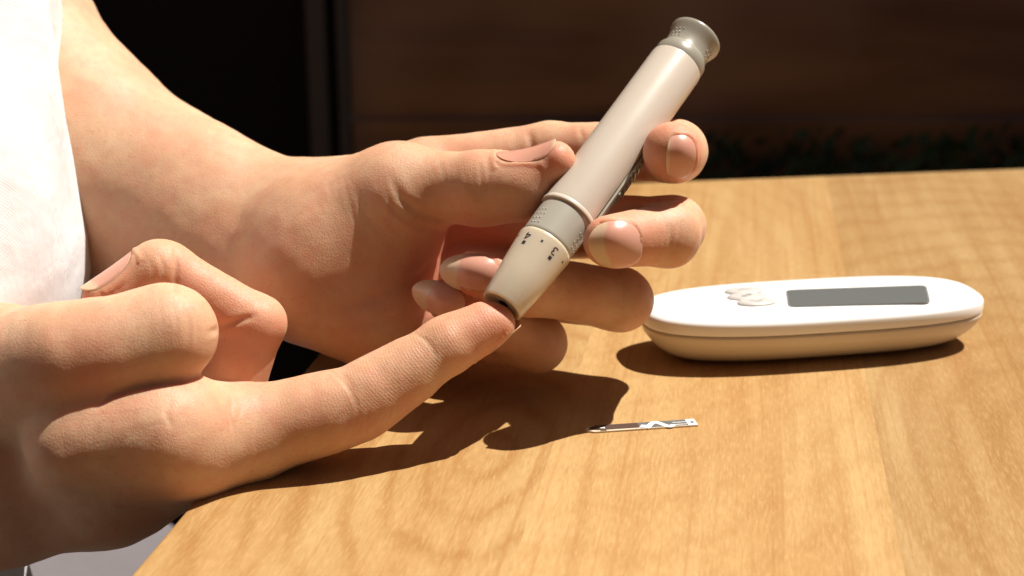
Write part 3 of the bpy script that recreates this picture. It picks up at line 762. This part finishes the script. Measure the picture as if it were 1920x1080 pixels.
def skin_material():
    M = Mat("skin")
    tc = M.node("ShaderNodeTexCoord"); V = tc.outputs["Object"]
    fl_ = M.node("ShaderNodeAttribute", attribute_name="flush"); fp = M.node("ShaderNodeAttribute", attribute_name="ridge_phase"); fm_ = M.node("ShaderNodeAttribute", attribute_name="ridge_mask")
    n1 = M.node("ShaderNodeTexNoise", i_Scale=55.0, i_Detail=4.0); M.link(V, n1.inputs["Vector"])
    n2 = M.node("ShaderNodeTexNoise", i_Scale=320.0, i_Detail=3.0); M.link(V, n2.inputs["Vector"])
    c = M.mix(M.ramp(n1.outputs["Fac"], [(0.35, 0.0), (0.7, 1.0)]), (0.555, 0.358, 0.225), (0.50, 0.280, 0.163))
    c = M.mix(M.math('MULTIPLY', M.ramp(n2.outputs["Fac"], [(0.45, 0.0), (0.75, 1.0)]), 0.28), c, (0.45, 0.195, 0.11))
    n4 = M.node("ShaderNodeTexNoise", i_Scale=130.0, i_Detail=5.0, i_Roughness=0.6); M.link(V, n4.inputs["Vector"])
    c = M.mix(M.math('MULTIPLY', M.ramp(n4.outputs["Fac"], [(0.46, 0.0), (0.70, 1.0)]), 0.45), c, (0.52, 0.235, 0.150))
    n5 = M.node("ShaderNodeTexNoise", i_Scale=900.0, i_Detail=2.0); M.link(V, n5.inputs["Vector"])
    c = M.mix(M.math('MULTIPLY', M.ramp(n5.outputs["Fac"], [(0.60, 0.0), (0.72, 1.0)]), 0.25), c, (0.36, 0.17, 0.10))
    c = M.mix(M.math('MULTIPLY', fl_.outputs["Fac"], 0.9), c, (0.56, 0.145, 0.085))
    M.link(c, M.b.inputs["Base Color"])
    M.set(Roughness=0.52, Subsurface_Weight=0.7, Subsurface_Scale=0.0042, Specular_IOR_Level=0.34)
    M.b.inputs["Subsurface Radius"].default_value = (1.0, 0.28, 0.12)
    # skin cells, pores and fingertip ridges
    vo = M.node("ShaderNodeTexVoronoi", i_Scale=1500.0, feature='DISTANCE_TO_EDGE'); 
    nd = M.node("ShaderNodeTexNoise", i_Scale=500.0, i_Detail=2.0); M.link(V, nd.inputs["Vector"])
    mv = M.node("ShaderNodeMix"); mv.data_type = 'VECTOR'; mv.inputs[0].default_value = 0.0015; M.link(V, mv.inputs[4]); M.link(nd.outputs["Color"], mv.inputs[5]); M.link(mv.outputs[1], vo.inputs["Vector"])
    cells = M.ramp(vo.outputs["Distance"], [(0.0, 0.0), (0.22, 1.0)])
    rid = M.math('MULTIPLY', M.math('SINE', M.math('MULTIPLY', fp.outputs["Fac"], 2 * math.pi / 0.62)), fm_.outputs["Fac"])
    h = M.math('ADD', M.math('MULTIPLY', cells, 0.5), M.math('MULTIPLY', nd.outputs["Fac"], 0.8))
    h = M.math('ADD', h, M.math('MULTIPLY', rid, 0.16))
    bp = M.node("ShaderNodeBump", i_Strength=0.31, i_Distance=0.0002); M.link(h, bp.inputs["Height"]); M.link(bp.outputs[0], M.b.inputs["Normal"])
    r = M.math('MULTIPLY_ADD', nd.outputs["Fac"], 0.22); r.node.inputs[2].default_value = 0.43; M.link(r, M.b.inputs["Roughness"])
    return M.m
skin_m = skin_material()
me = bpy.data.meshes.new("person")
me.vertices.add(len(P)); me.vertices.foreach_set("co", (P * MM).astype(np.float32).ravel())
me.loops.add(Q.size); me.loops.foreach_set("vertex_index", Q.astype(np.int32).ravel())
me.polygons.add(len(Q)); me.polygons.foreach_set("loop_start", np.arange(0, Q.size, 4, dtype=np.int32))
me.update(calc_edges=True); me.polygons.foreach_set("use_smooth", np.ones(len(Q), bool))
for nm, arr in (("flush", FLUSH), ("ridge_phase", FPH), ("ridge_mask", FPM)):
    at_ = me.attributes.new(nm, 'FLOAT', 'POINT'); at_.data.foreach_set("value", arr.astype(np.float32))
me.materials.append(skin_m)
person = link(bpy.data.objects.new("person", me))
tag(person, "person in white shirt pricking an outstretched index finger with a lancing pen", "person")
print("verts", NL, NR, len(Bp))
def nail_material():
    M = Mat("nail"); at1 = M.node("ShaderNodeAttribute", attribute_name="free_edge")
    M.link(M.mix(at1.outputs["Fac"], (0.58, 0.285, 0.205), (0.60, 0.425, 0.285)), M.b.inputs["Base Color"])
    M.set(Roughness=0.30, Subsurface_Weight=0.4, Subsurface_Scale=0.0015, Coat_Weight=0.25, Coat_Roughness=0.2); M.b.inputs["Subsurface Radius"].default_value = (1, .5, .3)
    return M.m
nail_m = nail_material()
for V, Fc, fr, lab in NAILS:
    o = mesh_obj("fingernail", V, Fc, nail_m, person); o["label"] = lab
    a = o.data.attributes.new("free_edge", 'FLOAT', 'POINT'); a.data.foreach_set("value", np.array(fr + fr, np.float32)[:len(V)])
    bm = bmesh.new(); bm.from_mesh(o.data); bmesh.ops.recalc_face_normals(bm, faces=bm.faces); bm.to_mesh(o.data); bm.free(); sharp(o, 50)

# ------------------------------------------------------------------ shirt and trousers
def cloth_mat(name, col):
    M = Mat(name); M.set(Base_Color=col, Roughness=0.9, Sheen_Weight=0.1, Specular_IOR_Level=0.15)
    tc = M.node("ShaderNodeTexCoord"); V = tc.outputs["Object"]
    w1 = M.node("ShaderNodeTexWave", i_Scale=1100.0, bands_direction='Z', i_Distortion=1.5); w2 = M.node("ShaderNodeTexWave", i_Scale=1100.0, bands_direction='Y', i_Distortion=1.5)
    n = M.node("ShaderNodeTexNoise", i_Scale=42.0, i_Detail=4.0)
    for x in (w1, w2, n): M.link(V, x.inputs["Vector"])
    h = M.math('ADD', M.math('MULTIPLY', M.math('ADD', w1.outputs["Fac"], w2.outputs["Fac"]), 0.05), M.math('MULTIPLY', n.outputs["Fac"], 2.6))
    bp = M.node("ShaderNodeBump", i_Strength=0.6, i_Distance=0.0022); M.link(h, bp.inputs["Height"]); M.link(bp.outputs[0], M.b.inputs["Normal"])
    return M.m
def shirt():
    # loose hanging shirt: closed oval rings, front line follows the drape
    rowv = [(-160, 116), (0, 134), (90, 145), (180, 153), (290, 158), (400, 160), (470, 150), (540, 130), (600, 114), (700, 108), (850, 96), (1000, 70), (1080, 50), (1300, 120)]
    V, Fc = [], []; n = 96; rows = 90
    for r in range(rows):
        v = -160 + (1460) * r / (rows - 1)
        u = np.interp(v, [a for a, b in rowv], [b for a, b in rowv]) + 7
        p = at(u, v, 370); xf, z = p[0], p[2]; yc = p[1] + 12
        rx, ry = 125.0, 40.0
        for i in range(n):
            t = 2 * math.pi * i / n
            fold = 3.2 * math.sin(5 * t + 0.035 * z + 1.1 * math.sin(z * .03)) + 1.3 * math.sin(11 * t - .05 * z) + .8 * math.sin(19 * t + .11 * z)
            fold *= 0.6 + 0.4 * math.sin(z * .021 + 2 * t)
            V.append((xf - 124 + (130 + fold) * math.cos(t), p[1] - 40 + (130 + fold) * math.sin(t), z))
    for r in range(rows - 1):
        for i in range(n):
            j = (i + 1) % n; Fc.append((r * n + i, (r + 1) * n + i, (r + 1) * n + j, r * n + j))
    o = mesh_obj("shirt", V, Fc, cloth_mat("white_cotton", (0.80, 0.79, 0.79)), person)
    md = o.modifiers.new("thick", 'SOLIDIFY'); md.thickness = 0.0012; md.offset = -1
    return o
shirt()
def trousers():
    V, Fc = [], []; n, rows = 40, 60
    for r in range(rows):
        y = 300 + 800 * r / (rows - 1)
        for i in range(n):
            t = math.pi * i / (n - 1)
            x = -300 + (148 - 85 * min(1, max(0, (y - 660) / 90))) * math.cos(t) + 2.0 * math.sin(y * .06 + 3 * t); z = -264 + 74 * math.sin(t) ** .7 + 2.2 * math.sin(y * .045 + 6 * t) + 1.4 * math.sin(.13 * y - 4 * t)
            V.append((x, y, z))
    for r in range(rows - 1):
        for i in range(n - 1): Fc.append((r * n + i, r * n + i + 1, (r + 1) * n + i + 1, (r + 1) * n + i))
    o = mesh_obj("trousers", V, Fc, cloth_mat("grey_cotton", (0.14, 0.125, 0.13)), person)
    md = o.modifiers.new("thick", 'SOLIDIFY'); md.thickness = 0.002
trousers()
